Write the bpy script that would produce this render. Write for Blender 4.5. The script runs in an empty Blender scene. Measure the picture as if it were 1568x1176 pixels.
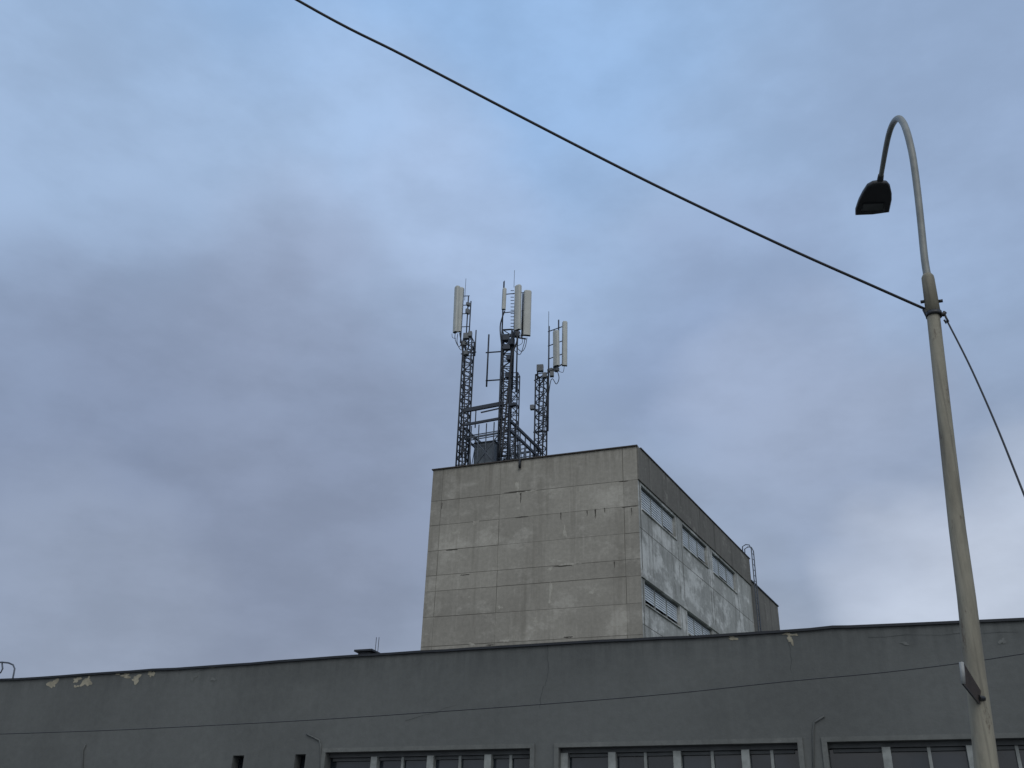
import bpy, bmesh, math, random
from mathutils import Vector, Matrix
random.seed(7)
scene=bpy.context.scene
F=1488.0; CX,CY=784.0,588.0; EYE=1.6
# ---------------- camera basis (world X along facades, Y away, Z up) -------------
Zc=Vector((88,2790,-1488)).normalized()
Xc=Vector((4484,652,1488)); Xc=(Xc-Zc*Xc.dot(Zc)).normalized()
Yc=Zc.cross(Xc).normalized()
R=Matrix((Xc,Yc,Zc))
cam_d=bpy.data.cameras.new("camera"); cam=bpy.data.objects.new("camera",cam_d)
scene.collection.objects.link(cam)
M=R.to_4x4(); M.translation=Vector((0,0,EYE)); cam.matrix_world=M
cam_d.sensor_width=36; cam_d.lens=F/1568*36; cam_d.clip_end=5000; cam_d.clip_start=0.1
scene.camera=cam
CAM=Vector((0,0,EYE))
def ray(px,py): return R@Vector((px-CX,CY-py,-F))
class Plane:
    def __init__(s,o,u,n): s.o=Vector(o); s.u=Vector(u).normalized(); s.n=Vector(n).normalized()
    def pt(s,u,z,d=0): 
        p=s.o+s.u*u+s.n*d; return Vector((p.x,p.y,z))
    def hit(s,px,py,d=0):
        r=ray(px,py); t=(s.o+s.n*d-CAM).dot(s.n)/r.dot(s.n); p=CAM+r*t
        return (p-s.o).dot(s.u), p.z
def P(px,py,Y):
    r=ray(px,py); return CAM+r*(Y/r.y)
def PZ(px,py,z):
    r=ray(px,py); return CAM+r*((z-EYE)/r.z)
def PW(px,py,Y,w): return w*Y/ray(px,py).y
def lin(c):
    c=c/255.0
    return c/12.92 if c<=0.04045 else ((c+0.055)/1.055)**2.4
def S(r,g,b,k=1.0): return (lin(r)*k,lin(g)*k,lin(b)*k,1)
# ---------------- materials ----------------
def new_mat(name):
    m=bpy.data.materials.new(name); m.use_nodes=True
    return m,m.node_tree,m.node_tree.nodes["Principled BSDF"]
def N(nt,t,**k):
    n=nt.nodes.new(t)
    for a,b in k.items(): setattr(n,a,b)
    return n
def mapped(nt,scale):
    tc=N(nt,"ShaderNodeTexCoord"); mp=N(nt,"ShaderNodeMapping"); mp.inputs["Scale"].default_value=scale
    nt.links.new(tc.outputs["Object"],mp.inputs["Vector"]); return mp.outputs[0]
def noise(nt,scale,s=1.0,detail=4,rough=0.6):
    n=N(nt,"ShaderNodeTexNoise"); n.inputs["Scale"].default_value=s; n.inputs["Detail"].default_value=detail; n.inputs["Roughness"].default_value=rough
    nt.links.new(mapped(nt,scale),n.inputs["Vector"]); return n.outputs["Fac"]
def mrange(nt,v,a,b,c,d,smooth=True):
    n=N(nt,"ShaderNodeMapRange"); n.interpolation_type='SMOOTHSTEP' if smooth else 'LINEAR'
    for i,x in zip((1,2,3,4),(a,b,c,d)): n.inputs[i].default_value=x
    nt.links.new(v,n.inputs[0]); return n.outputs[0]
def mul(nt,a,b):
    n=N(nt,"ShaderNodeMath",operation='MULTIPLY'); nt.links.new(a,n.inputs[0]); nt.links.new(b,n.inputs[1]); return n.outputs[0]
def mixc(nt,f,a,b,mode='MIX'):
    n=N(nt,"ShaderNodeMix",data_type='RGBA',blend_type=mode)
    if isinstance(f,(int,float)): n.inputs[0].default_value=f
    else: nt.links.new(f,n.inputs[0])
    for i,x in ((6,a),(7,b)):
        if isinstance(x,tuple): n.inputs[i].default_value=x
        else: nt.links.new(x,n.inputs[i])
    return n.outputs[2]
def bump(nt,b,h,strength,dist=0.02):
    n=N(nt,"ShaderNodeBump"); n.inputs["Strength"].default_value=strength; n.inputs["Distance"].default_value=dist
    nt.links.new(h,n.inputs["Height"]); nt.links.new(n.outputs[0],b.inputs["Normal"])
def simple(name,c,rough=0.7,metal=0.0,var=0.25,s=3.0,bs=0.2,dark=0.6):
    m,nt,b=new_mat(name)
    f=mrange(nt,noise(nt,(s,s,s)),0.35,0.65,0,1)
    c2=tuple(x*(1-var) for x in c[:3])+(1,)
    col=mixc(nt,f,c,c2)
    nt.links.new(col,b.inputs["Base Color"]); b.inputs["Roughness"].default_value=rough; b.inputs["Metallic"].default_value=metal
    if bs: bump(nt,b,noise(nt,(s*10,)*3,1,2),bs,0.01)
    return m
def concrete(name,base,light,dark,tone=False,streak=0.5,patch=(0.56,0.66),patchamt=0.6,fine=0.1,top=None):
    m,nt,b=new_mat(name)
    big=mrange(nt,noise(nt,(0.35,0.35,0.35),1,4,0.55),0.35,0.65,0,1)
    c=mixc(nt,big,base,tuple(x*0.84 for x in base[:3])+(1,))
    pt=mrange(nt,noise(nt,(0.55,0.55,0.8),1,7,0.7),patch[0],patch[1],0,patchamt)
    c=mixc(nt,pt,c,light)
    st=mrange(nt,noise(nt,(2.2,2.2,0.12),1,5,0.65),0.5,0.72,0,streak)
    c=mixc(nt,st,c,dark)
    st2=mrange(nt,noise(nt,(4.0,4.0,0.25),1.3,4,0.6),0.55,0.75,0,streak*0.7)
    c=mixc(nt,st2,c,light)
    if top:
        tc=N(nt,"ShaderNodeTexCoord"); sp_=N(nt,"ShaderNodeSeparateXYZ"); nt.links.new(tc.outputs["Object"],sp_.inputs[0])
        g=mrange(nt,sp_.outputs[2],top[0],top[1],0,1)
        dr=mrange(nt,noise(nt,(3.5,3.5,0.3),1,4,0.65),0.35,0.7,0,top[2])
        c=mixc(nt,mul(nt,g,dr),c,dark)
    fn=mrange(nt,noise(nt,(6,6,6),1,5,0.75),0.3,0.7,1-fine*1.2,1+fine)
    c=mixc(nt,1.0,c,fn,'MULTIPLY')
    if tone:
        at=N(nt,"ShaderNodeAttribute",attribute_name="tone")
        c=mixc(nt,1.0,c,at.outputs["Color"],'MULTIPLY')
    nt.links.new(c,b.inputs["Base Color"]); b.inputs["Roughness"].default_value=0.92
    bump(nt,b,noise(nt,(5,5,5),1,5,0.75),0.4,0.02)
    return m
m_tower=concrete("tower_render",S(149,146,137),S(176,173,164),S(104,100,91),True,0.36,(0.50,0.66),0.55,0.09,(17.5,19.4,0.5))
m_towerside=concrete("tower_side_concrete",S(154,156,152),S(200,202,199),S(84,83,77),True,0.6,(0.46,0.60),0.78)
m_parapet=concrete("tower_parapet_concrete",S(106,104,98),S(138,136,129),S(62,60,54),True,0.7)
m_groove=simple("joint_mortar",S(108,105,97),0.95)
m_dirt=simple("grime",S(72,69,63),0.95)
m_low=concrete("low_building_render",S(93,96,95),S(104,107,105),S(72,75,75),False,0.18,(0.5,0.75),0.4,0.06,(5.7,6.45,0.75))
m_low_trim=concrete("window_surround_render",S(100,103,101),S(116,118,115),S(84,86,85),False,0.25)
m_patch=simple("exposed_plaster",S(156,151,134),0.95,var=0.35,s=5)
m_flash=simple("roof_flashing",S(38,42,48),0.6,0.3)
m_brown=simple("tower_coping",S(60,54,50),0.7,0.1)
m_steel=simple("galvanised_steel",S(84,91,101),0.55,0.4,s=2)
m_darksteel=simple("dark_painted_steel",S(54,60,70),0.6,0.3,s=2)
m_panel=simple("antenna_radome",S(172,175,171),0.5,0,var=0.12,s=2,bs=0.0)
m_rru=simple("radio_unit_grey",S(108,113,117),0.6,0)
m_cab=simple("cabinet_paint",S(110,119,128),0.6,0.1)
m_cable=simple("black_cable",S(26,28,34),0.6,0,bs=0)
m_frame=simple("window_frame_paint",S(140,145,143),0.7,0,var=0.3,s=4)
m_framed=simple("window_frame_dark",S(72,76,78),0.7,0)
m_blind=simple("blind_slats",S(190,199,205),0.6,0,var=0.2,s=1.2,bs=0.0)
m_black=simple("lamp_housing",S(28,30,34),0.45,0,var=0.1,bs=0.05)
m_asph=simple("asphalt",(0.05,0.05,0.052,1),0.9,s=1.5,bs=0.6)
m_pave=simple("paving",(0.22,0.215,0.2,1),0.9,s=1.5,bs=0.4)
m_kerb=simple("kerb_stone",(0.3,0.3,0.29,1),0.85)
m_ground=simple("grassy_ground",(0.07,0.085,0.05,1),0.95,s=0.3,bs=0.8)
m_roof=simple("bitumen_roof",(0.06,0.06,0.062,1),0.9)
m_paint=simple("road_paint",(0.7,0.7,0.68,1),0.8)
m_rust=simple("rusty_sign_back",S(66,58,54),0.7,0.2,s=8)
m_signw=simple("sign_edge_paint",S(155,158,157),0.5,0)
def glass(name,c,rough):
    m,nt,b=new_mat(name)
    f=mrange(nt,noise(nt,(0.9,0.9,0.9),1,3),0.35,0.65,0,1)
    nt.links.new(mixc(nt,f,c,tuple(x*0.4 for x in c[:3])+(1,)),b.inputs["Base Color"])
    b.inputs["Roughness"].default_value=rough; b.inputs["IOR"].default_value=1.5
    bump(nt,b,noise(nt,(1.5,1.5,1.5),1,2),0.08,0.02)
    return m
m_glass=glass("window_glass",S(38,46,54),0.12)
m_lens=glass("lamp_lens",S(95,98,98),0.3)
def polemat():
    m,nt,b=new_mat("weathered_pole_paint")
    a=mrange(nt,noise(nt,(5,5,1.2),1,6,0.65),0.35,0.65,0,1)
    c=mixc(nt,a,S(138,134,119),S(112,108,95))
    r=mrange(nt,noise(nt,(9,9,3.0),1,7,0.75),0.57,0.66,0,0.85)
    c=mixc(nt,r,c,S(82,70,56))
    st=mrange(nt,noise(nt,(30,30,0.8),1,3,0.6),0.52,0.7,0,0.5)
    c=mixc(nt,st,c,S(86,84,75))
    nt.links.new(c,b.inputs["Base Color"]); b.inputs["Roughness"].default_value=0.65
    bump(nt,b,noise(nt,(20,20,20),1,5,0.7),0.25,0.01)
    return m
m_pole=polemat()
m_arm=simple("grey_arm_paint",S(128,131,128),0.5,0.2,var=0.2,s=6,bs=0.1)
# ---------------- mesh helpers ----------------
def empty(name):
    e=bpy.data.objects.new(name,None); scene.collection.objects.link(e); e.empty_display_size=0.5; return e
class MB:
    def __init__(s): s.bm=bmesh.new(); s.tone=s.bm.loops.layers.color.new("tone"); s.cur=1.0
    def face(s,pts,mi=0):
        vs=[s.bm.verts.new(p) for p in pts]
        try: f=s.bm.faces.new(vs)
        except ValueError: return
        f.material_index=mi
        for l in f.loops: l[s.tone]=(s.cur,s.cur,s.cur,1)
        return f
    def hexa(s,c,mi=0):
        vs=[s.bm.verts.new(p) for p in c]
        for q in ((3,2,1,0),(4,5,6,7),(0,1,5,4),(1,2,6,5),(2,3,7,6),(3,0,4,7)):
            f=s.bm.faces.new([vs[i] for i in q]); f.material_index=mi
            for l in f.loops: l[s.tone]=(s.cur,s.cur,s.cur,1)
    def boxp(s,pl,u0,u1,z0,z1,d0,d1,mi=0):
        s.hexa([pl.pt(u0,z0,d0),pl.pt(u1,z0,d0),pl.pt(u1,z0,d1),pl.pt(u0,z0,d1),
                pl.pt(u0,z1,d0),pl.pt(u1,z1,d0),pl.pt(u1,z1,d1),pl.pt(u0,z1,d1)],mi)
    def box(s,x0,x1,y0,y1,z0,z1,mi=0):
        s.hexa([Vector(p) for p in ((x0,y0,z0),(x1,y0,z0),(x1,y1,z0),(x0,y1,z0),(x0,y0,z1),(x1,y0,z1),(x1,y1,z1),(x0,y1,z1))],mi)
    def rbox(s,c,w,d,h,ang,mi=0,tilt=0):
        mt=Matrix.Translation(c)@Matrix.Rotation(ang,4,'Z')@Matrix.Rotation(tilt,4,'X')
        cs=[mt@Vector((a*w/2,b*d/2,e*h/2)) for e in (-1,1) for a,b in ((-1,-1),(1,-1),(1,1),(-1,1))]
        s.hexa(cs,mi)
    def tube(s,pts,r,seg=6,mi=0,cap=True):
        pts=[Vector(p) for p in pts]; n=len(pts)
        rs=r if isinstance(r,(list,tuple)) else [r]*n
        rings=[]; ref=None
        for i,p in enumerate(pts):
            t=(pts[min(i+1,n-1)]-pts[max(i-1,0)]).normalized()
            if ref is None:
                ref=Vector((0,0,1)) if abs(t.z)<0.9 else Vector((1,0,0))
            a=(ref-t*ref.dot(t)).normalized(); b=t.cross(a); ref=a
            rings.append([s.bm.verts.new(p+(a*math.cos(2*math.pi*k/seg)+b*math.sin(2*math.pi*k/seg))*rs[i]) for k in range(seg)])
        for i in range(n-1):
            for k in range(seg):
                f=s.bm.faces.new((rings[i][k],rings[i][(k+1)%seg],rings[i+1][(k+1)%seg],rings[i+1][k])); f.smooth=True; f.material_index=mi
                for l in f.loops: l[s.tone]=(s.cur,)*3+(1,)
        if cap:
            for rg in (rings[0],rings[-1]):
                f=s.bm.faces.new(rg); f.material_index=mi
    def done(s,name,mats,parent=None,bevel=0):
        bmesh.ops.recalc_face_normals(s.bm,faces=s.bm.faces)
        me=bpy.data.meshes.new(name); s.bm.to_mesh(me); s.bm.free()
        for m in (mats if isinstance(mats,(list,tuple)) else [mats]): me.materials.append(m)
        o=bpy.data.objects.new(name,me); scene.collection.objects.link(o)
        if parent: o.parent=parent
        if bevel:
            b=o.modifiers.new("bevel",'BEVEL'); b.width=bevel; b.segments=2; b.limit_method='ANGLE'
        return o
def grid_wall(mb,pl,us,zs,holes,depth,mi=0,tonef=None):
    us=sorted(set([round(u,4) for u in us]+[round(h[i],4) for h in holes for i in (0,1)]))
    zs=sorted(set([round(z,4) for z in zs]+[round(h[i],4) for h in holes for i in (2,3)]))
    for i in range(len(us)-1):
        for j in range(len(zs)-1):
            cu,cz=(us[i]+us[i+1])/2,(zs[j]+zs[j+1])/2
            if any(h[0]<cu<h[1] and h[2]<cz<h[3] for h in holes): continue
            mb.face([pl.pt(us[i],zs[j]),pl.pt(us[i+1],zs[j]),pl.pt(us[i+1],zs[j+1]),pl.pt(us[i],zs[j+1])],mi)
    for u0,u1,z0,z1 in holes:
        for a,b in (((u0,z0),(u1,z0)),((u1,z0),(u1,z1)),((u1,z1),(u0,z1)),((u0,z1),(u0,z0))):
            mb.face([pl.pt(a[0],a[1],0),pl.pt(b[0],b[1],0),pl.pt(b[0],b[1],-depth),pl.pt(a[0],a[1],-depth)],mi)
def blotch(mb,pl,px,py,w,h,d,seed,mi=0):
    u,z=pl.hit(px,py); u2,_=pl.hit(px+w/2,py); _,z2=pl.hit(px,py-h/2)
    a=abs(u2-u); b=abs(z2-z); rnd=random.Random(seed); n=30
    ph=[rnd.uniform(0,6.28) for _ in range(5)]
    ring=[]
    for k in range(n):
        t=2*math.pi*k/n
        rr=0.78+0.24*math.sin(2*t+ph[0])+0.2*math.sin(3*t+ph[1])+0.14*math.sin(5*t+ph[2])+.1*math.sin(8*t+ph[3])+rnd.uniform(-.1,.1)
        ring.append(pl.pt(u+a*rr*math.cos(t),z+b*rr*math.sin(t),d))
    mb.face(ring,mi)
# =====================================================  GROUND
mb=MB(); mb.face([(-1500,-1500,0),(1500,-1500,0),(1500,1500,0),(-1500,1500,0)]); mb.done("ground",m_ground)
mb=MB(); mb.face([(-120,10.2,0.008),(90,10.2,0.008),(90,17,0.008),(-120,17,0.008)])
mb.done("road",m_asph)
mb=MB()
for k in range(-30,22): mb.face([(k*4,13.54,0.013),(k*4+2,13.54,0.013),(k*4+2,13.66,0.013),(k*4,13.66,0.013)])
mb.done("road_marking",m_paint)
for y0,y1,ky0,ky1 in ((-4,10.05,10.05,10.2),(17.15,20.0,17.0,17.15)):
    mb=MB(); mb.box(-120,90,y0,y1,-0.1,0.12); mb.done("pavement",m_pave)
    mb=MB()
    for k in range(-120,90): mb.box(k+.005,k+.995,ky0,ky1,-0.1,0.125)
    mb.done("kerb",m_kerb)
# =====================================================  LOW BUILDING
LY=20.0
lp=Plane((0,LY,0),(1,0,0),(0,-1,0))
low=empty("low_industrial_building")
def U(px,py=1150): return lp.hit(px,py)[0]
wt=EYE+0.1400*LY; wb=wt-1.7
holes=[(U(500),U(812),wb,wt),(U(856),U(1222),wb,wt),(U(1268),U(1268)+5.4,wb,wt),
       (U(358),U(375),wt-1.0,wt-0.02),(U(453),U(469),wt-1.0,wt-0.02)]
x=U(1268)+5.4+0.6
for i in range(4): holes.append((x,x+5,wb,wt)); x+=5.6
x=U(358)-3.0
for i in range(5): holes.append((x-1.2,x,wb+.3,wt-.4)) if i>1 else None; x-=4.5
mb=MB(); XL,XR=-48,32
zc=EYE+4.5
grid_wall(mb,lp,[XL,XR]+list(range(-46,32,4)),[0,3,zc],holes,0.28)
prof=[(-40,1042),(0,1040),(60,1037),(200,1027),(345,1018),(470,1008),(645,997),(840,985),(1010,976),(1115,971),(1192,966),(1240,963),(1275,959),(1300,958),(1400,954),(1500,950),(1568,946),(1620,944)]
pr=[lp.hit(a,b) for a,b in prof]
pr=[(XL,pr[0][1])]+pr+[(XR,pr[-1][1])]
pp=[]
for (a,za),(b,zb) in zip(pr[:-1],pr[1:]):
    n=max(1,int((b-a)/0.6))
    for k in range(n):
        t=k/n; pp.append((a+(b-a)*t, za+(zb-za)*t+random.uniform(-.008,.008)))
pp.append(pr[-1])
for (a,za),(b,zb) in zip(pp[:-1],pp[1:]):
    mb.face([lp.pt(a,zc),lp.pt(b,zc),lp.pt(b,zb-.03),lp.pt(a,za-.03)])
BD=14
H=EYE+4.88
for xx in (XL,XR): mb.face([(xx,LY,0),(xx,LY+BD,0),(xx,LY+BD,H),(xx,LY,H)])
mb.face([(XL,LY+BD,0),(XR,LY+BD,0),(XR,LY+BD,H),(XL,LY+BD,H)])
mb.done("walls",m_low,low)
mb=MB(); mb.face([(XL,LY+.2,H-.35),(XR,LY+.2,H-.35),(XR,LY+BD,H-.35),(XL,LY+BD,H-.35)])
mb.face([(XL,LY+.25,H-.35),(XR,LY+.25,H-.35),(XR,LY+.25,H-.06),(XL,LY+.25,H-.06)]); mb.done("roof",m_roof,low)
mb=MB()
for (a,za),(b,zb) in zip(pp[:-1],pp[1:]):
    mb.hexa([lp.pt(a,za-.05,.05),lp.pt(b,zb-.05,.05),lp.pt(b,zb-.05,-.3),lp.pt(a,za-.05,-.3),
             lp.pt(a,za,.05),lp.pt(b,zb,.05),lp.pt(b,zb,-.3),lp.pt(a,za,-.3)])
mb.done("parapet_flashing",m_flash,low)
mb=MB()
def win(u0,u1,posts,subs):
    mb.cur=1
    mb.face([lp.pt(u0,wb,-.24),lp.pt(u1,wb,-.24),lp.pt(u1,wt,-.24),lp.pt(u0,wt,-.24)],1)
    mb.boxp(lp,u0,u1,wt-.09,wt-.003,-.235,-.13,2)
    mb.boxp(lp,u0,u1,wb+.003,wb+.08,-.235,-.13,2)
    for p in posts: mb.boxp(lp,p-.075,p+.075,wb+.08,wt-.09,-.235,-.08,0)
    for p in subs: mb.boxp(lp,p-.028,p+.028,wb+.08,wt-.09,-.235,-.17,0)
    allp=sorted([u0]+posts+[u1])
    for a,b in zip(allp[:-1],allp[1:]):
        if b-a>.5:
            for z in (wb+.08,wt-.16,wb+1.05): mb.boxp(lp,a+.08,b-.08,z,z+.06,-.234,-.18,2)
    mb.boxp(lp,u0-.08,u1+.08,wb-.07,wb-.003,-.2,.06,0)
win(*holes[0][:2],[U(571),U(657),U(745)],[U(612),U(700),U(778)])
win(*holes[1][:2],[U(862),U(935),U(1035),U(1140)],[U(985),U(1088),U(1180)])
u0=holes[2][0]; win(u0,holes[2][1],[u0+1.02,u0+2.45,u0+3.9],[u0+1.75,u0+3.2,u0+4.6])
for h in holes[5:9]:
    win(h[0],h[1],[h[0]+1.2,h[0]+2.5,h[0]+3.8],[h[0]+.6,h[0]+1.9,h[0]+3.1])
for h in holes[3:5]+holes[9:]:
    mb.face([lp.pt(h[0],h[2],-.25),lp.pt(h[1],h[2],-.25),lp.pt(h[1],h[3],-.25),lp.pt(h[0],h[3],-.25)],1)
mb.done("windows",[m_frame,m_glass,m_framed],low)
mb=MB()
for h in (holes[0],holes[1],holes[2]):
    mb.boxp(lp,h[0]-.1,h[1]+.1,wt+.004,wt+.09,0.0,.035)
    for e in (h[0]-.1,h[1]+.004): mb.boxp(lp,e,e+.096,wb,wt+.004,0,.033)
mb.done("window_surrounds",m_low_trim,low)
mb=MB()
def conduit(pts,r=.018): mb.tube([lp.pt(*lp.hit(a,b),.022) for a,b in pts],r,6)
conduit([(470,1124),(482,1130),(490,1134),(492,1145),(491,1200)])
conduit([(1262,1097),(1247,1106),(1245,1120),(1246,1200)])
conduit([(132,1140),(128,1150),(127,1200)])
mb.done("wall_conduits",m_low,low)
m_crack=simple("faint_repair",S(104,107,105),0.9)
m_crackd=simple("hairline_crack",S(74,78,78),0.9)
mb=MB()
def crackline(pl,pts,w,d,seed):
    rnd=random.Random(seed); hp=[pl.hit(a,b) for a,b in pts]; L=[]
    for (a,za),(b,zb) in zip(hp[:-1],hp[1:]):
        for k in range(8):
            t=k/8; L.append((a+(b-a)*t+rnd.uniform(-.02,.02),za+(zb-za)*t+rnd.uniform(-.02,.02),w*rnd.uniform(.4,1.2)))
    L.append((*hp[-1],w*.3))
    vert=abs(hp[-1][1]-hp[0][1])>abs(hp[-1][0]-hp[0][0])
    for (a,za,wa),(b,zb,wb_) in zip(L[:-1],L[1:]):
        if vert: mb.face([pl.pt(a,za,d),pl.pt(a+wa,za,d),pl.pt(b+wb_,zb,d),pl.pt(b,zb,d)])
        else: mb.face([pl.pt(a,za,d),pl.pt(b,zb,d),pl.pt(b,zb+wb_,d),pl.pt(a,za+wa,d)])
crackline(lp,[(839,988),(838,1040),(829,1060),(826,1085)],.018,.004,1)
crackline(lp,[(1208,980),(1212,1030)],.014,.0045,2)
crackline(lp,[(300,1030),(330,1022)],.01,.005,3)
crackline(lp,[(1330,975),(1560,968)],.008,.0052,4)
crackline(lp,[(620,1105),(700,1080)],.008,.0054,5)
mb.done("hairline_cracks",m_crackd,low)
mb=MB(); sd=1
for px,py,w,h in ((81,1047,16,18),(118,1041,14,9),(133,1044,15,20),(117,1051,8,5),(193,1035,18,8),(209,1040,16,14),(232,1032,11,13),(254,1025,9,4),(180,1032,8,5),
                  (1122,977,16,9),(1210,979,9,20),(1206,971,15,6),(1218,972,8,5),(325,1022,10,4)):
    blotch(mb,lp,px,py,w,h,.006+.0004*sd,sd); sd+=1
mb.done("plaster_damage",m_patch,low)
mb=MB()
for px,py,w,h in ((296,1038,12,8),(327,1040,9,7),(1385,985,14,6),(1535,982,12,12)):
    blotch(mb,lp,px,py,w,h,.004+.0003*sd,sd); sd+=1
mb.done("wall_repairs",m_crack,low)
v=empty("roof_vent"); mb=MB()
c=P(562,1000,LY+1.2)
mb.box(c.x-.16,c.x+.16,c.y-.15,c.y+.15,H-.35,c.z+.0); mb.box(c.x-.24,c.x+.24,c.y-.22,c.y+.22,c.z+.001,c.z+.045)
mb.tube([(c.x+.05,c.y,c.z),(c.x+.05,c.y,c.z+.09)],.05)
mb.done("vent_cowl",m_flash,v)
mb=MB()
for px in (574,578): 
    a=P(px,1003,LY+1.2); b=P(px+.5,976,LY+1.2); mb.tube([(a.x,a.y,H-.35),(a.x,a.y,b.z)],.008)
mb.done("aerials",m_cable,v)
mb=MB()
Y=LY+.9
def PP(px,py): return P(px,py,Y)
base=H-.35
a=PP(22,1038); mb.tube([(a.x,Y,base),PP(22.5,1024),PP(20,1018),PP(13,1015),PP(3,1014),PP(-30,1016)],.022,8)
mb.tube([PP(3,1014),PP(4,1024),PP(1,1030),PP(-30,1034)],.022,8)
a2=PP(-30,1016); mb.tube([a2,(a2.x,Y,base)],.022,8)
mb.done("roof_pipe_rail",m_steel)
# =====================================================  TOWER
tw=empty("concrete_tower_building")
TY=38.0
tf=Plane((0,TY,0),(1,0,0),(0,-1,0))
uc,zr=tf.hit(974.5,683.5); ul,_=tf.hit(663.5,720.5)
sdir=Vector((0.145,0.989,0)).normalized(); 
ts=Plane((uc,TY,0),sdir,(sdir.y,-sdir.x,0))
zr=(zr+tf.hit(663.5,720.5)[1])/2
def T(px,py): return ts.hit(px,py)[0]
tl=T(1146,858)
us=[ul,tf.hit(679,720)[0],tf.hit(767,712)[0],tf.hit(953,690)[0],uc]
def zf(a,b): return (tf.hit(675,a)[1]+tf.hit(955,b)[1])/2
zs=[zf(765,738),zf(803,777),zf(842,818),zf(880,858),zf(905,883),zf(944,925),zf(989,973)]
step=zs[0]-zs[1]
while zs[-1]>2: zs.append(zs[-1]-step*1.1)
zs=[zr]+zs+[0]
mb=MB()
mb.face([tf.pt(ul,0,-.010),tf.pt(uc,0,-.010),tf.pt(uc,zr,-.010),tf.pt(ul,zr,-.010)],1)
for j in range(len(zs)-1):
    for i in range(len(us)-1):
        mb.cur=random.uniform(.96,1.03)*(0.95 if i in(0,3) else 1)
        ga,gb,gz0,gz1=[random.choice([.005,.009,.010,.018]) for _ in range(4)]
        a,b=us[i]+ (ga if i else 0),us[i+1]-(gb if i<3 else 0)
        mb.boxp(tf,a,b,zs[j+1]+gz0,zs[j]-gz1,-.009,0,0)
mb.cur=1
mb.done("front_facade",[m_tower,m_groove],tw)
bl=tf.pt(ul,0)+sdir*tl; br=tf.pt(uc,0)+sdir*tl
mb=MB()
def vq(a,b,z0,z1,mi=0): mb.face([(a.x,a.y,z0),(b.x,b.y,z0),(b.x,b.y,z1),(a.x,a.y,z1)],mi)
vq(tf.pt(ul,0,-.012),bl,0,zr); vq(bl,br,0,zr)
mb.done("rear_walls",m_tower,tw)
mb=MB(); 
mb.face([Vector((p.x,p.y,zr-.15)) for p in (tf.pt(ul,0,-.25),tf.pt(uc-.2,0,-.25),br,bl)]); mb.done("roof",m_roof,tw)
def zs_(px,py): return ts.hit(px,py)[1]
r1t=zs_(987,748); r1b=zs_(988,784); r2t=zs_(990,890); r2b=zs_(991,926)
fl=r1t-r2t
xs=[(T(987,760),T(1034,801)),(T(1045,812),T(1083,851)),(T(1091,859),T(1127,894))]
xs[0]=(0.38,xs[0][1])
rows=[(r1b,r1t),(r2b,r2t)]
z=r2t
while z-fl>2: z-=fl; rows.append((z-(r2t-r2b),z))
holes2=[(a,b,zb,zt) for zb,zt in rows for a,b in xs]
mb=MB()
zpar=r1t+.12
grid_wall(mb,ts,[0,tl]+[k*1.5 for k in range(1,int(tl/1.5)+1)],[0,zpar-.0],holes2,.30,0)
mb.done("side_facade",m_towerside,tw)
mb=MB()
mb.boxp(ts,-.0,tl,zpar+.004,zr,-.3,.06,0)
for zb,zt in rows[1:]:
    mb.boxp(ts,0.0,tl,zt+.02,zt+.34,0.0,.05,1)
for zb,zt in rows: 
    for a,b in xs: mb.boxp(ts,a-.03,b+.03,zb-.06,zb-.004,-.1,.06,1)
mb.done("side_bands",[m_parapet,m_towerside],tw,bevel=.012)
mb=MB()
for zb,zt in rows:
    mb.boxp(ts,.02,tl-.02,zb-.92,zb-.90,0,.004)
for a,b in xs:
    for e in (a-.22,b+.22): mb.boxp(ts,e,e+.02,0,zpar,0,.0045)
mb.boxp(ts,.22,.245,0,zpar,0,.005)
mb.done("side_joints",m_dirt,tw)
mb=MB()
for a,b,zb,zt in holes2:
    mb.face([ts.pt(a,zb,-.29),ts.pt(b,zb,-.29),ts.pt(b,zt,-.29),ts.pt(a,zt,-.29)],1)
    n=9; h=(zt-zb-.08)/n
    nb=3; w=(b-a)/nb
    for q in range(nb):
        n0=random.choice([0,0,0,0,2])
        for k in range(n0,n):
            z0=zb+.04+k*h
            mb.face([ts.pt(a+q*w+.03,z0+.002,-.12),ts.pt(a+(q+1)*w-.03,z0+.002,-.12),ts.pt(a+(q+1)*w-.03,z0+h*.99,-.14),ts.pt(a+q*w+.03,z0+h*.99,-.14)],0)
        mb.boxp(ts,a+q*w-.03,a+q*w+.03,zb+.01,zt-.01,-.28,-.10,2)
    mb.boxp(ts,a,b,zb+.002,zb+.06,-.28,-.10,2); mb.boxp(ts,a,b,zt-.07,zt-.002,-.28,-.10,3)
mb.done("window_blinds",[m_blind,m_glass,m_frame,m_framed],tw)
mb=MB()
mb.boxp(tf,ul-.05,uc+.05,zr+.003,zr+.055,-.3,.07)
mb.boxp(ts,.3,tl+.05,zr+.003,zr+.056,-.3,.10)
lpn=Plane(tf.pt(ul,0),sdir,(-sdir.y,sdir.x,0)); mb.boxp(lpn,.3,tl,zr+.003,zr+.056,-.3,.05)
mb.done("coping",m_brown,tw)
mb=MB(); sd=50
for px,py,w,h in ((850,859,26,9),(868,864,30,8),(842,872,12,12),(792,745,10,22),(728,800,16,8),(812,752,22,5),(908,905,16,14),(700,815,20,10),(722,987,16,8),(775,981,22,8),(885,862,12,7),(865,815,8,26),(843,905,8,44),(720,915,9,6),(820,950,7,16),(766,930,10,8),(920,985,16,6)):
    blotch(mb,tf,px,py,w*.8,h*.8,.002+.0002*(sd-49),sd); sd+=1
m_bloom=simple("lime_bloom",S(168,165,155),0.95,var=0.3,s=4)
mb.done("lime_patches",m_bloom,tw)
mb=MB()
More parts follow.
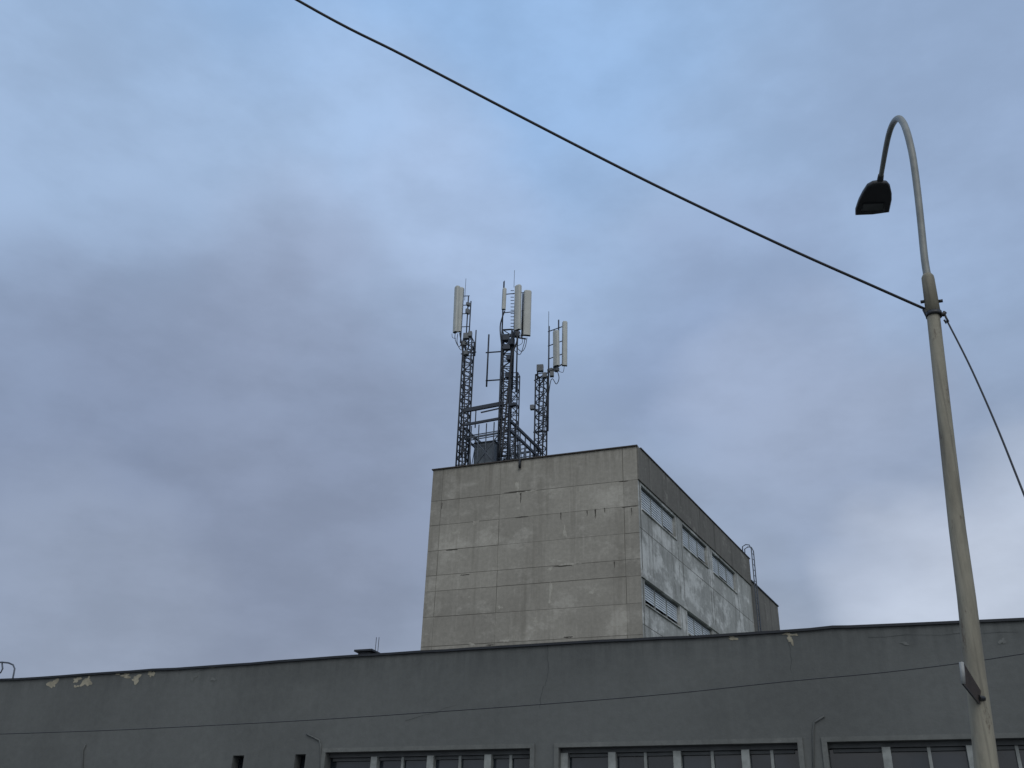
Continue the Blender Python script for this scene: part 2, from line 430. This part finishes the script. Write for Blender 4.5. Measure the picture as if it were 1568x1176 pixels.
def streak(pl,px,py,w,h,d):
    u,z=pl.hit(px,py); u2,_=pl.hit(px+w,py); _,z2=pl.hit(px,py+h)
    rnd=random.Random(int(px*7+py)); vert=abs(z2-z)>abs(u2-u); n=9; A_=[];B_=[]
    for k in range(n):
        t=k/(n-1); f=(1-t)**.7 if vert else math.sin(math.pi*min(max(t,.05),.95))**.5
        if vert:
            zz=z+(z2-z)*t; ww=abs(u2-u)*.35*f*rnd.uniform(.6,1.2)+.004; cc=(u+u2)/2+rnd.uniform(-.01,.01)
            A_.append(pl.pt(cc-ww,zz,d)); B_.append(pl.pt(cc+ww,zz,d))
        else:
            uu=u+(u2-u)*t; ww=abs(z2-z)*.45*f*rnd.uniform(.4,1.2)+.004; cc=(z+z2)/2+rnd.uniform(-.008,.008)
            A_.append(pl.pt(uu,cc-ww,d)); B_.append(pl.pt(uu,cc+ww,d))
    for k in range(n-1): mb.face([A_[k],A_[k+1],B_[k+1],B_[k]])
for k,(px,py,w,h) in enumerate(((772,754,48,1.8),(796,755,3,16),(910,780,3,15),(898,782,2,9),(925,778,2,8),(846,867,30,1.8),(705,880,14,1.5),(948,737,14,1.6),(952,776,24,1.6),(745,987,12,2),(676,770,2,10),(863,975,14,2),(966,778,2,12),(789,792,20,1.5),(683,842,18,1.5),(940,860,2,10),(858,785,2,12))):
    streak(tf,px,py,w,h,.003+.0003*k)
mb.done("cracks_and_stains",m_dirt,tw)
mb=MB(); a=tf.pt(*tf.hit(797,706),.08); mb.tube([a+Vector((0,0.3,0)),a,a-Vector((0,0,.38))],.06,8); mb.done("rain_spout",m_flash,tw)
mb=MB()
rp=Plane(ts.pt(tl,0,.02),sdir,ts.n)
t2=rp.hit(1192,940)[0]; zw=(rp.hit(1192,932)[1]+rp.hit(1151,889)[1])/2
A=[rp.pt(0.003,0),rp.pt(t2,0),rp.pt(t2,0,-6),rp.pt(0.003,0,-6)]
mb.hexa(A+[Vector((p.x,p.y,zw)) for p in A]); mb.done("rear_wing",m_parapet,tw)
mb=MB(); mb.boxp(rp,.02,t2+.05,zw+.003,zw+.07,-6,.06); mb.done("rear_wing_coping",m_flash,tw)
mb=MB()
lx=Plane(ts.pt(tl-.1,0,.25),sdir,ts.n)
for dd in (0.0,.45):
    p=lambda z,o=0: lx.pt(dd+o,z,0)
    mb.tube([p(2),p(zr+.55),lx.pt(dd,zr+.8,-.1),lx.pt(dd,zr+.85,-.3),lx.pt(dd,zr+.75,-.5),lx.pt(dd,zr,-.52)],.03,8)
z=2.3
while z<zr+.4: mb.tube([lx.pt(0,z),lx.pt(.45,z)],.015,5); z+=.32
mb.done("roof_ladder",m_steel)
# =====================================================  ANTENNA MASTS
zroof=zr-.15
def lattice(mb,cx,cy,w,z0,z1,ang,step=.42,rl=.035,rb=.018):
    cs=[Vector((cx,cy,0))+Matrix.Rotation(ang,3,'Z')@Vector((a*w/2,b*w/2,0)) for a,b in((-1,-1),(1,-1),(1,1),(-1,1))]
    for c in cs: mb.tube([(c.x,c.y,z0),(c.x,c.y,z1)],rl,6)
    n=max(1,round((z1-z0)/step)); h=(z1-z0)/n
    for i in range(n+1):
        z=z0+i*h
        for k in range(4):
            a,b=cs[k],cs[(k+1)%4]
            mb.tube([(a.x,a.y,z),(b.x,b.y,z)],rb,5)
            if i<n and k%2==0:
                if i%2: a,b=b,a
                mb.tube([(a.x,a.y,z),(b.x,b.y,z+h)],rb,5)
def vp(mb,px,pb,pt,Y,r,mi=0):
    a=P(px,pb,Y); b=P(px,pt,Y); mb.tube([a,(a.x,a.y,b.z)],r,8,mi)
def panel(mb,px0,px1,pyt,pyb,Y,depth=.16,ang=0,mi=1):
    a=P(px0,pyb,Y); b=P(px1,pyb,Y); t=P((px0+px1)/2+0,pyt,Y)
    c=Vector(((a.x+b.x)/2,Y,(a.z+t.z)/2)); w=(b.x-a.x); h=t.z-a.z
    ww=w/math.cos(ang)*.92
    prof=[(-.5,.5),(-.5,-.1),(-.38,-.42),(-.18,-.5),(.18,-.5),(.38,-.42),(.5,-.1),(.5,.5)]
    mt=Matrix.Translation(c)@Matrix.Rotation(ang,4,'Z')@Matrix.Rotation(math.radians(1.5),4,'X')
    lo=[mb.bm.verts.new(mt@Vector((x*ww,y*depth,-h/2))) for x,y in prof]
    hi=[mb.bm.verts.new(mt@Vector((x*ww,y*depth,h/2-.05))) for x,y in prof]
    tp=[mb.bm.verts.new(mt@Vector((x*ww*.85,y*depth*.8,h/2))) for x,y in prof]
    n=len(prof)
    for A_,B_ in ((lo,hi),(hi,tp)):
        for k in range(n):
            f=mb.bm.faces.new((A_[k],A_[(k+1)%n],B_[(k+1)%n],B_[k])); f.material_index=(2 if k==n-1 or k==0 else mi)
    f=mb.bm.faces.new(tp); f.material_index=mi; f=mb.bm.faces.new(lo); f.material_index=2
    return c,h
def cable(mb,pts,Y,r=.014):
    q=[P(a,b,Y) for a,b in pts]; out=[]
    q=[q[0]]+q+[q[-1]]
    for i in range(1,len(q)-2):
        for k in range(6):
            t=k/6; p0,p1,p2,p3=q[i-1:i+3]
            out.append(.5*((2*p1)+(p2-p0)*t+(2*p0-5*p1+4*p2-p3)*t*t+(3*p1-p0-3*p2+p3)*t**3))
    out.append(q[-2]); mb.tube(out,r,5)
Y1,Y2,Y3=40.2,40.0,43.8
def zat(px,py,Y): return P(px,py,Y).z
e=empty("cell_antenna_mast")
x1=P(708,700,Y1).x
mb=MB()
lattice(mb,x1,Y1,.46,zroof,zat(715,522,Y1),.12,.40,.045,.026)
for px,a,b in ((713,530,455),(705,525,443),(717,535,462)): 
    vp(mb,px,a,b,Y1-.05,.035)
vp(mb,711.5,460,427,Y1-.05,.012)
vp(mb,727,545,506,Y1-.1,.035); vp(mb,727.5,655,628,Y1-.1,.03)
mb.tube([P(706,542,Y1-.1),P(729,539,Y1-.1)],.035,6)
for py in (453,467,480,500): mb.tube([P(696,py+1,Y1),P(719,py,Y1)],.026,6)
mb.done("lattice",m_darksteel,e)
mb=MB()
panel(mb,692.5,700,440,509,Y1-.25,.2,-.5); panel(mb,699,706,442,508,Y1-.15,.16,.3)
mb.done("panel_antennas",[m_panel,m_panel,m_rru],e,)
mb=MB()
for px,py,w,h in ((714,515,.30,.34),(710,527,.26,.22),(720,512,.2,.3),(713,541,.3,.25),(716,477,.14,.3),(717,466,.16,.2)): mb.rbox(P(px,py,Y1-.2),w,.22,h,random.uniform(-.5,.5))
mb.done("radio_units",m_rru,e,bevel=.02)
mb=MB()
cable(mb,[(697,511),(697,520),(703,531),(709,520)],Y1-.3,.018); cable(mb,[(701,511),(700,525),(706,536),(711,528)],Y1-.3,.018); cable(mb,[(704,510),(708,535),(711,570),(711,620),(706,700)],Y1-.3,.035)
cable(mb,[(692,511),(693,517),(698,518)],Y1-.3)
mb.done("feeder_cables",m_cable,e)
e=empty("cell_antenna_mast")
x2=P(771,700,Y2).x
mb=MB()
lattice(mb,x2,Y2,.50,zroof,zat(778,508,Y2),.2,.38,.045,.026)
lattice(mb,x2+.15,Y2+.8,.42,zroof,zat(780,575,Y2+.8),.1,.45,.035,.022)
for px,a,b in ((768.5,515,432),(784.5,597,440),(799,518,450),(790,600,505)): vp(mb,px,a,b,Y2-.1,.04)
vp(mb,787,440,414,Y2-.1,.012); vp(mb,772,445,430,Y2-.1,.02)
vp(mb,745,592,513,Y2-.1,.045)
for py in (540,583): mb.tube([P(744,py,Y2-.1),P(772,py-2,Y2-.1)],.04,6)
for py in (450,478,505,516): mb.tube([P(770,py+1,Y2-.05),P(802,py-2,Y2-.05)],.028,6)
mb.tube([P(772,513,Y2-.1),P(805,519,Y2-.1)],.045,6)
for k in range(14):
    py=445+k*5; mb.tube([P(782,py,Y2-.1),P(787,py,Y2-.1)],.02,5)
mb.done("lattice",m_darksteel,e)
mb=MB()
panel(mb,786,797,438,506,Y2-.35,.18,-.35); panel(mb,801,812,446,514,Y2-.1,.18,.45); panel(mb,769,774,442,474,Y2-.3,.14,.6)
mb.done("panel_antennas",[m_panel,m_panel,m_rru],e)
mb=MB()
for px,py,w,h in ((775,518,.34,.3),(783,524,.3,.36),(776,532,.36,.3),(792,512,.24,.3),(779,548,.2,.3),(786,620,.34,.16),(778,575,.25,.3)): mb.rbox(P(px,py,Y2-.3),w,.22,h,random.uniform(-.5,.5))
mb.done("radio_units",[m_darksteel],e,bevel=.02)
mb=MB()
cable(mb,[(804,517),(802,528),(796,543),(787,535)],Y2-.4,.018); cable(mb,[(807,517),(804,532),(798,538),(788,528)],Y2-.4,.018)
cable(mb,[(790,508),(792,522),(784,545),(778,600),(768,700)],Y2-.4,.05)
cable(mb,[(773,476),(766,500),(769,540),(771,600),(764,700)],Y2-.4,.035)
cable(mb,[(796,508),(800,524),(792,530)],Y2-.4)
mb.done("feeder_cables",m_cable,e)
e=empty("cell_antenna_mast")
x3=P(827.5,690,Y3).x
mb=MB()
lattice(mb,x3,Y3,.48,zroof,zat(829,575,Y3),-.12,.42,.045,.026)
for px,a,b in ((839,660,500),(855,562,490),(823,582,562),(848,565,505)): vp(mb,px,a,b,Y3-.2,.042)
vp(mb,840,505,477,Y3-.2,.014)
mb.tube([P(818,583,Y3-.2),P(862,557,Y3-.2)],.04,6)
for py in (508,530,550): mb.tube([P(839,py,Y3-.2),P(864,py-9,Y3-.2)],.03,6)
mb.tube([P(817,625,Y3-.2),P(840,640,Y3-.2)],.035,6)
mb.tube([P(817,662,Y3-.2),P(838,660,Y3-.2)],.05,6)
mb.done("lattice",m_darksteel,e)
mb=MB()
panel(mb,846,856,507,561,Y3-.5,.18,-.4); panel(mb,861,868.5,493,560,Y3-.2,.18,.45)
mb.done("panel_antennas",[m_panel,m_panel,m_rru],e)
mb=MB()
for px,py,w,h in ((827,564,.36,.4),(845,573,.22,.3),(834,575,.22,.3),(815,624,.22,.26),(852,566,.25,.2),(843,567,.3,.16)): mb.rbox(P(px,py,Y3-.3),w,.22,h,random.uniform(-.5,.5))
mb.done("radio_units",m_rru,e,bevel=.02)
mb=MB()
cable(mb,[(851,562),(856,578),(852,588),(846,580),(842,590),(836,640),(830,695)],Y3-.4,.022); cable(mb,[(864,561),(862,570),(855,568)],Y3-.4)
cable(mb,[(840,560),(838,600),(833,640),(830,690)],Y3-.4,.03)
mb.done("feeder_cables",m_cable,e)
e=empty("rooftop_steel_frame"); mb=MB()
zb1=zat(745,625,Y2); zb2=zat(745,647,Y2); zb3=zat(745,632,Y2)
def beam(p,q,w=.09,h=.14,mi=0):
    p=Vector(p);q=Vector(q); t=(q-p).normalized(); s=t.cross(Vector((0,0,1))).normalized()*w/2; u=s.cross(t).normalized()*h/2
    mb.hexa([p-s-u,p+s-u,p+s+u,p-s+u,q-s-u,q+s-u,q+s+u,q-s+u],mi)
beam((x1,Y1-.25,zb1),(x2,Y2-.25,zb1),.12,.2,1); beam((x1,Y1-.25,zb2),(x2,Y2-.25,zb2),.09,.12,1)
beam((x1+1.0,Y1-.3,zb3),(x2,Y2-.3,zb3),.05,.06,1)
c1=Vector((x1,Y1,0)); c2=Vector((x2+.25,Y2,0)); c3=Vector((x3,Y3,0)); c4=c1+(c3-c2)
zt1=zat(790,642,Y2); zm=zt1-.5
for z in (zt1,zm,zroof+.35):
    beam((c2.x,c2.y,z),(c3.x,c3.y,z),.1,.14,1); beam((c3.x,c3.y,z),(c4.x,c4.y,z),.08,.1); beam((c4.x,c4.y,z),(c1.x,c1.y,z),.08,.1)
beam((c1.x,c1.y,zm-.1),(c2.x,c2.y,zm-.1),.07,.08)
for a_,b_ in ((c2,c3),(c3,c4),(c4,c1)):
    for k in range(7):
        t=k/6; p=a_.lerp(b_,t); mb.tube([(p.x,p.y,zroof),(p.x,p.y,zt1)],.038,6)
        if k<6:
            q=a_.lerp(b_,(k+1)/6); mb.tube([(p.x,p.y,zroof),(q.x,q.y,zm)],.028,6); mb.tube([(q.x,q.y,zroof),(p.x,p.y,zm)],.024,6)
for k in range(7):
    t=k/6; p=c1.lerp(c2,t); mb.tube([(p.x,p.y,zroof),(p.x,p.y,zb2)],.03,6)
mb.tube([(c1.x,c1.y,zroof+.2),(c2.x,c2.y,zb2)],.03,6)
mb.tube([(c2.x,c2.y,zroof+.2),(c1.x,c1.y,zb2)],.03,6)
mb.tube([(c4.x,c4.y,zroof+.2),(c3.x,c3.y,zt1)],.03,6)
for k in range(9):
    t=k/8; p=c1.lerp(c4,t); q=c2.lerp(c3,t); mb.tube([(p.x,p.y,zm+.02),(q.x,q.y,zm+.02)],.028,5)
mb.done("beams",[m_steel,m_darksteel],e)
cab=empty("equipment_cabinet"); mb=MB()
pa=P(727,690,Y2+.9); pb=P(757,690,Y2+.9)
ztop=min(zat(745,662,Y2+.9),zm-.1)
mb.box(pa.x,pb.x,Y2+.9,Y2+2.0,zroof+.2,ztop)
mb.box((pa.x+pb.x)/2-.008,(pa.x+pb.x)/2+.008,Y2+.885,Y2+.899,zroof+.3,ztop-.1,1)
mb.box(pa.x-.05,pb.x+.05,Y2+.85,Y2+2.05,ztop+.002,ztop+.05,1)
mb.done("casing",[m_cab,m_steel],cab)
cab2=empty("equipment_cabinet"); mb=MB()
q=c2.lerp(c3,.55)+Vector((-.6,0.2,0)); mb.box(q.x-.5,q.x+.3,q.y-.5,q.y+.5,zroof+.1,zroof+1.15); mb.box(q.x-.55,q.x+.35,q.y-.55,q.y+.55,zroof+1.152,zroof+1.2)
mb.done("casing",m_cab,cab2)
# =====================================================  STREET LAMP
lamp=empty("street_lamp"); LPY=8.8
cl=[(1421.5,430,17),(1429.5,487,19),(1441,590,20.5),(1452,690,22),(1466,810,24.5),(1480,915,27),(1488,985,29),(1497,1060,31),(1511,1176,35)]
pts=[P(a,b,LPY) for a,b,w in cl]; rs=[PW(a,b,LPY,w)/2 for a,b,w in cl]
d=(pts[-1]-pts[-2]); d/=abs(d.z); last=pts[-1]
pts.append(last+d*(last.z-.12)); rs.append(rs[-1]*1.1)
mb=MB(); mb.tube(pts,rs,20)
b0=pts[-1]; mb.tube([b0+Vector((0,0,0)),b0+Vector((0,0,.5)),b0+Vector((0,0,.55))],[rs[-1]*1.5,rs[-1]*1.5,rs[-1]*1.05],20)
mb.done("pole",m_pole,lamp)
mb=MB()
tp=[(1421.8,432),(1416,398),(1410,340),(1404.5,290),(1398.5,245)]
pa=[(P(a,b,LPY),PW(a,b,LPY,w)/2) for (a,b),w in zip(tp,(11.5,11,10.5,10.5,10.5))]
arc=[(1393,218,8.84),(1388,200,8.92),(1383,188,9.02),(1377,181.5,9.14),(1371,184,9.28),(1365,194,9.44),(1360,210,9.62),(1355.5,232,9.82),(1351.5,255,10.02),(1347,281,10.25)]
pa+=[(P(a,b,Y),PW(a,b,Y,w)/2) for (a,b,Y),w in zip(arc,(10.5,10.5,10,10,9.5,9,8.5,8,7.5,7))]
q=[p for p,_ in pa]; rr=[r for _,r in pa]; Q=[q[0]]+q+[q[-1]]; out=[];ro=[]
for i in range(1,len(Q)-2):
    for k in range(4):
        t=k/4;p0,p1,p2,p3=Q[i-1:i+3]
        out.append(.5*((2*p1)+(p2-p0)*t+(2*p0-5*p1+4*p2-p3)*t*t+(3*p1-p0-3*p2+p3)*t**3)); ro.append(rr[i-1]+(rr[i]-rr[i-1])*t)
out.append(q[-1]); ro.append(rr[-1])
mb.tube(out,ro,16); mb.done("curved_arm",m_arm,lamp)
mb=MB(); ax=(P(1412,400,LPY)-P(1429,487,LPY)).normalized()
s0=P(1429,480,LPY); s1=P(1421,427,LPY)
mb.tube([s0,s1,s1+ax*.02,s1+ax*.05],[PW(1421,430,LPY,21)/2,PW(1421,430,LPY,18.5)/2,PW(1421,430,LPY,18)/2,PW(1421,430,LPY,13)/2],20)
mb.done("sleeve",m_pole,lamp)
mb=MB()
c=P(1430,482,LPY); rr_=PW(1430,482,LPY,24)/2
mb.tube([c-ax*.022,c+ax*.022],[rr_,rr_],20)
mb.tube([c+Vector((rr_*.8,-.02,-.01)),P(1444,482,LPY-.03),P(1447,478,LPY-.03)],.02,8)
mb.tube([P(1446,480,LPY-.03),P(1449,487,LPY-.03),P(1452,492,LPY-.03),P(1449,495,LPY-.03),P(1446,490,LPY-.03)],.010,8)
mb.tube([c+Vector((-rr_*.8,0,.0)),P(1415,474,LPY)],.018,8)
for a,b in ((1413,462),(1440,461)):
    p=P(a,b,LPY); cc=P(1426.5,462,LPY); mb.tube([cc,p],.012,8); mb.tube([p+Vector((-.02,0,0)),p+Vector((.02,0,0))],.018,6)
mb.done("cable_clamp",m_black,lamp)
Hh=(P(1347,281,10.25).z-.03)
ol=[(1328,286),(1337,281),(1347,279.5),(1359,280.5),(1363,285),(1365.5,296),(1365.5,306),(1361.5,325),(1336,328.5),(1310,329.5),(1310,322),(1314,310),(1320,298)]
base=[PZ(a,b,Hh) for a,b in ol]; cen=sum(base,Vector())/len(base)
mb=MB()
rings=[]
for sc,dz in ((.93,-.015),(1.0,.0),(1.0,.03),(.93,.06),(.75,.085),(.4,.10)):
    rings.append([mb.bm.verts.new(cen+(p-cen)*sc+Vector((0,0,dz))) for p in base])
n=len(base)
for A_,B_ in zip(rings[:-1],rings[1:]):
    for k in range(n):
        f=mb.bm.faces.new((A_[k],A_[(k+1)%n],B_[(k+1)%n],B_[k])); f.smooth=True
mb.bm.faces.new(rings[0]); mb.bm.faces.new(rings[-1])
mb.done("lamp_head",m_black,lamp)
mb=MB()
gl=[PZ(a,b,Hh-.019) for a,b in ((1322,312),(1354,311),(1353,323),(1318,324.5))]
mb.face(gl); 
for i in range(4):
    mb.tube([gl[i],gl[(i+1)%4]],.008,6,1)
mb.done("lamp_lens",[m_lens,m_black],lamp)
mb=MB(); mb.tube([P(1349,268,10.13),P(1346,287,10.33)],[.035,.045],12); mb.done("arm_socket",m_black,lamp)
sg=empty("traffic_sign")
def sp(px,py,Y): return P(px,py,Y)
cr=[sp(1474,1013,8.35),sp(1480,1021,8.42),sp(1504,1061,8.75),sp(1501,1079,8.72),sp(1496,1074,8.66),sp(1474,1046,8.36)]
nrm=(cr[2]-cr[0]).cross(cr[5]-cr[0]).normalized()
cr=[p-nrm*(p-cr[0]).dot(nrm) for p in cr]
mb=MB(); th=nrm*.012
n=len(cr); A_=[mb.bm.verts.new(p) for p in cr]; B_=[mb.bm.verts.new(p+th) for p in cr]
mb.bm.faces.new(A_); mb.bm.faces.new(B_)
for k in range(n): 
    f=mb.bm.faces.new((A_[k],A_[(k+1)%n],B_[(k+1)%n],B_[k])); f.material_index=1
mb.done("plate",[m_rust,m_signw],sg)
mb=MB()
mb.tube([sp(1472,1014,8.33),sp(1474,1030,8.34),sp(1475,1047,8.35)],.017,8,0)
mb.tube([sp(1474,1047,8.35),sp(1498,1077,8.66)],.007,8,1)
mb.tube([sp(1480,1050,8.5),sp(1494,1052,LPY)],.012,8,1); mb.tube([sp(1498,1068,8.68),sp(1506,1070,LPY-.06)],.022,8,1)
mb.done("edge_and_bracket",[m_signw,m_black],sg)
# =====================================================  CABLES
def wire(name,pts,r,seg=8):
    Q=[pts[0]]+pts+[pts[-1]]; out=[]
    for i in range(1,len(Q)-2):
        for k in range(8):
            t=k/8;p0,p1,p2,p3=Q[i-1:i+3]
            out.append(.5*((2*p1)+(p2-p0)*t+(2*p0-5*p1+4*p2-p3)*t*t+(3*p1-p0-3*p2+p3)*t**3))
    out.append(pts[-1]); m=MB(); m.tube(out,r,seg); return m.done(name,m_cable)
pix=[(455,0,5.5),(620,86,6.15),(800,180,6.8),(1000,282,7.45),(1200,377,8.1),(1330,435,8.5),(1416,473,8.8)]
w=[P(*q) for q in pix]
dd=(w[0]-w[1]); w=[w[0]+dd*6+Vector((0,0,1.2)),w[0]+dd*2.5+Vector((0,0,.25))]+w
wire("overhead_cable",w,.0135)
w=[P(1450,491,8.8),P(1485,560,8.5),P(1525,650,8.15),P(1568,757,7.8)]
dd=w[-1]-w[-2]; w+= [w[-1]+dd*1.6,w[-1]+dd*3.5]
wire("overhead_cable",w,.0085)
w=[P(a,b,15.0) for a,b in ((-60,1126),(150,1119),(290,1112.5),(470,1103),(640,1092),(850,1077),(1030,1062),(1200,1044),(1350,1030),(1475,1015),(1568,1001),(1650,988))]
wire("overhead_wire",w,.0065,6)
# =====================================================  WORLD
wd=bpy.data.worlds.new("World"); scene.world=wd; wd.use_nodes=True; nt=wd.node_tree; nt.nodes.clear()
out_=N(nt,"ShaderNodeOutputWorld"); bg=N(nt,"ShaderNodeBackground"); bg.inputs[1].default_value=0.1
nt.links.new(bg.outputs[0],out_.inputs[0])
sky=N(nt,"ShaderNodeTexSky",sky_type='NISHITA'); sky.sun_disc=False
sund=Vector((0.45,-0.65,0.75)).normalized()
sky.sun_elevation=math.asin(sund.z); sky.sun_rotation=math.atan2(sund.x,sund.y)
tc=N(nt,"ShaderNodeTexCoord")
def wnoise(scale,detail,rough,zs=1.0):
    mp=N(nt,"ShaderNodeMapping"); mp.inputs["Scale"].default_value=(scale,scale,scale*zs); nt.links.new(tc.outputs["Generated"],mp.inputs[0])
    n=N(nt,"ShaderNodeTexNoise"); n.inputs["Scale"].default_value=1; n.inputs["Detail"].default_value=detail; n.inputs["Roughness"].default_value=rough
    nt.links.new(mp.outputs[0],n.inputs[0]); return n
wn=wnoise(3.6,3,0.5,1.6)
sub=N(nt,"ShaderNodeVectorMath",operation='SUBTRACT'); nt.links.new(wn.outputs["Color"],sub.inputs[0]); sub.inputs[1].default_value=(.5,.5,.5)
scl=N(nt,"ShaderNodeVectorMath",operation='SCALE'); nt.links.new(sub.outputs[0],scl.inputs[0]); scl.inputs["Scale"].default_value=0.26
add=N(nt,"ShaderNodeVectorMath",operation='ADD'); nt.links.new(tc.outputs["Generated"],add.inputs[0]); nt.links.new(scl.outputs[0],add.inputs[1])
nrmn=N(nt,"ShaderNodeVectorMath",operation='NORMALIZE'); nt.links.new(add.outputs[0],nrmn.inputs[0])
warp=nrmn.outputs[0]
sep=N(nt,"ShaderNodeSeparateXYZ"); nt.links.new(warp,sep.inputs[0])
cr_=N(nt,"ShaderNodeValToRGB"); nt.links.new(sep.outputs[2],cr_.inputs[0])
stops=[(0.0,S(164,172,186)),(.24,S(150,163,184)),(.42,S(149,167,195)),(.57,S(157,180,213)),(.77,S(154,184,222)),(1.0,S(165,188,218))]
el=cr_.color_ramp.elements
el[0].position=stops[0][0]; el[0].color=stops[0][1]; el[1].position=stops[-1][0]; el[1].color=stops[-1][1]
for p,c in stops[1:-1]:
    x_=el.new(p); x_.color=c
col=cr_.outputs[0]
def blob(dirv,deg,amt,c,src=None):
    global col
    dt=N(nt,"ShaderNodeVectorMath",operation='DOT_PRODUCT'); nt.links.new(warp,dt.inputs[0]); dt.inputs[1].default_value=dirv.normalized()
    f=mrange(nt,dt.outputs["Value"],math.cos(math.radians(deg)),1.0,0,amt)
    col=mixc(nt,f,col,c)
for px,py,dg,am,c in ((650,30,17,.6,(152,189,234)),(520,270,12,.5,(175,196,226)),(370,430,8,.5,(170,188,219)),(690,350,8,.5,(172,192,224)),
   (0,150,18,.45,(160,183,213)),(320,780,19,.65,(128,137,160)),(20,660,14,.45,(132,148,177)),(1120,530,9,.45,(138,154,186)),
   (1530,20,16,.5,(146,164,194)),(1250,620,8,.5,(170,184,210)),(1430,880,6,.75,(198,208,225)),(1580,860,8,.7,(198,208,225)),(120,1000,12,.45,(156,168,188)),(1330,760,8,.35,(146,158,182))):
    blob(ray(px,py),dg,am,S(*c))
blob(Vector((0.35,-0.8,0.6)),75,1.0,S(232,237,244,1.1))  # unseen bright sky patch behind the camera, added to light the facades
cn=wnoise(6.5,5,0.58,2.0)
f=mrange(nt,cn.outputs["Fac"],.3,.7,.93,1.08)
col=mixc(nt,1.0,col,f,'MULTIPLY')
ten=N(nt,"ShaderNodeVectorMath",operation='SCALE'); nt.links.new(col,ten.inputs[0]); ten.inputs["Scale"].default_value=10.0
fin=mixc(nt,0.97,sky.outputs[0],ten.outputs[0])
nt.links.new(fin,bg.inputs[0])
sl=bpy.data.lights.new("sun",'SUN'); sl.energy=0.5; sl.angle=math.radians(30); sl.color=(1,.975,.94)
so=bpy.data.objects.new("sun",sl); scene.collection.objects.link(so); so.rotation_euler=sund.to_track_quat('Z','Y').to_euler()
scene.view_settings.view_transform='Standard'; scene.view_settings.look='None'; scene.view_settings.exposure=0
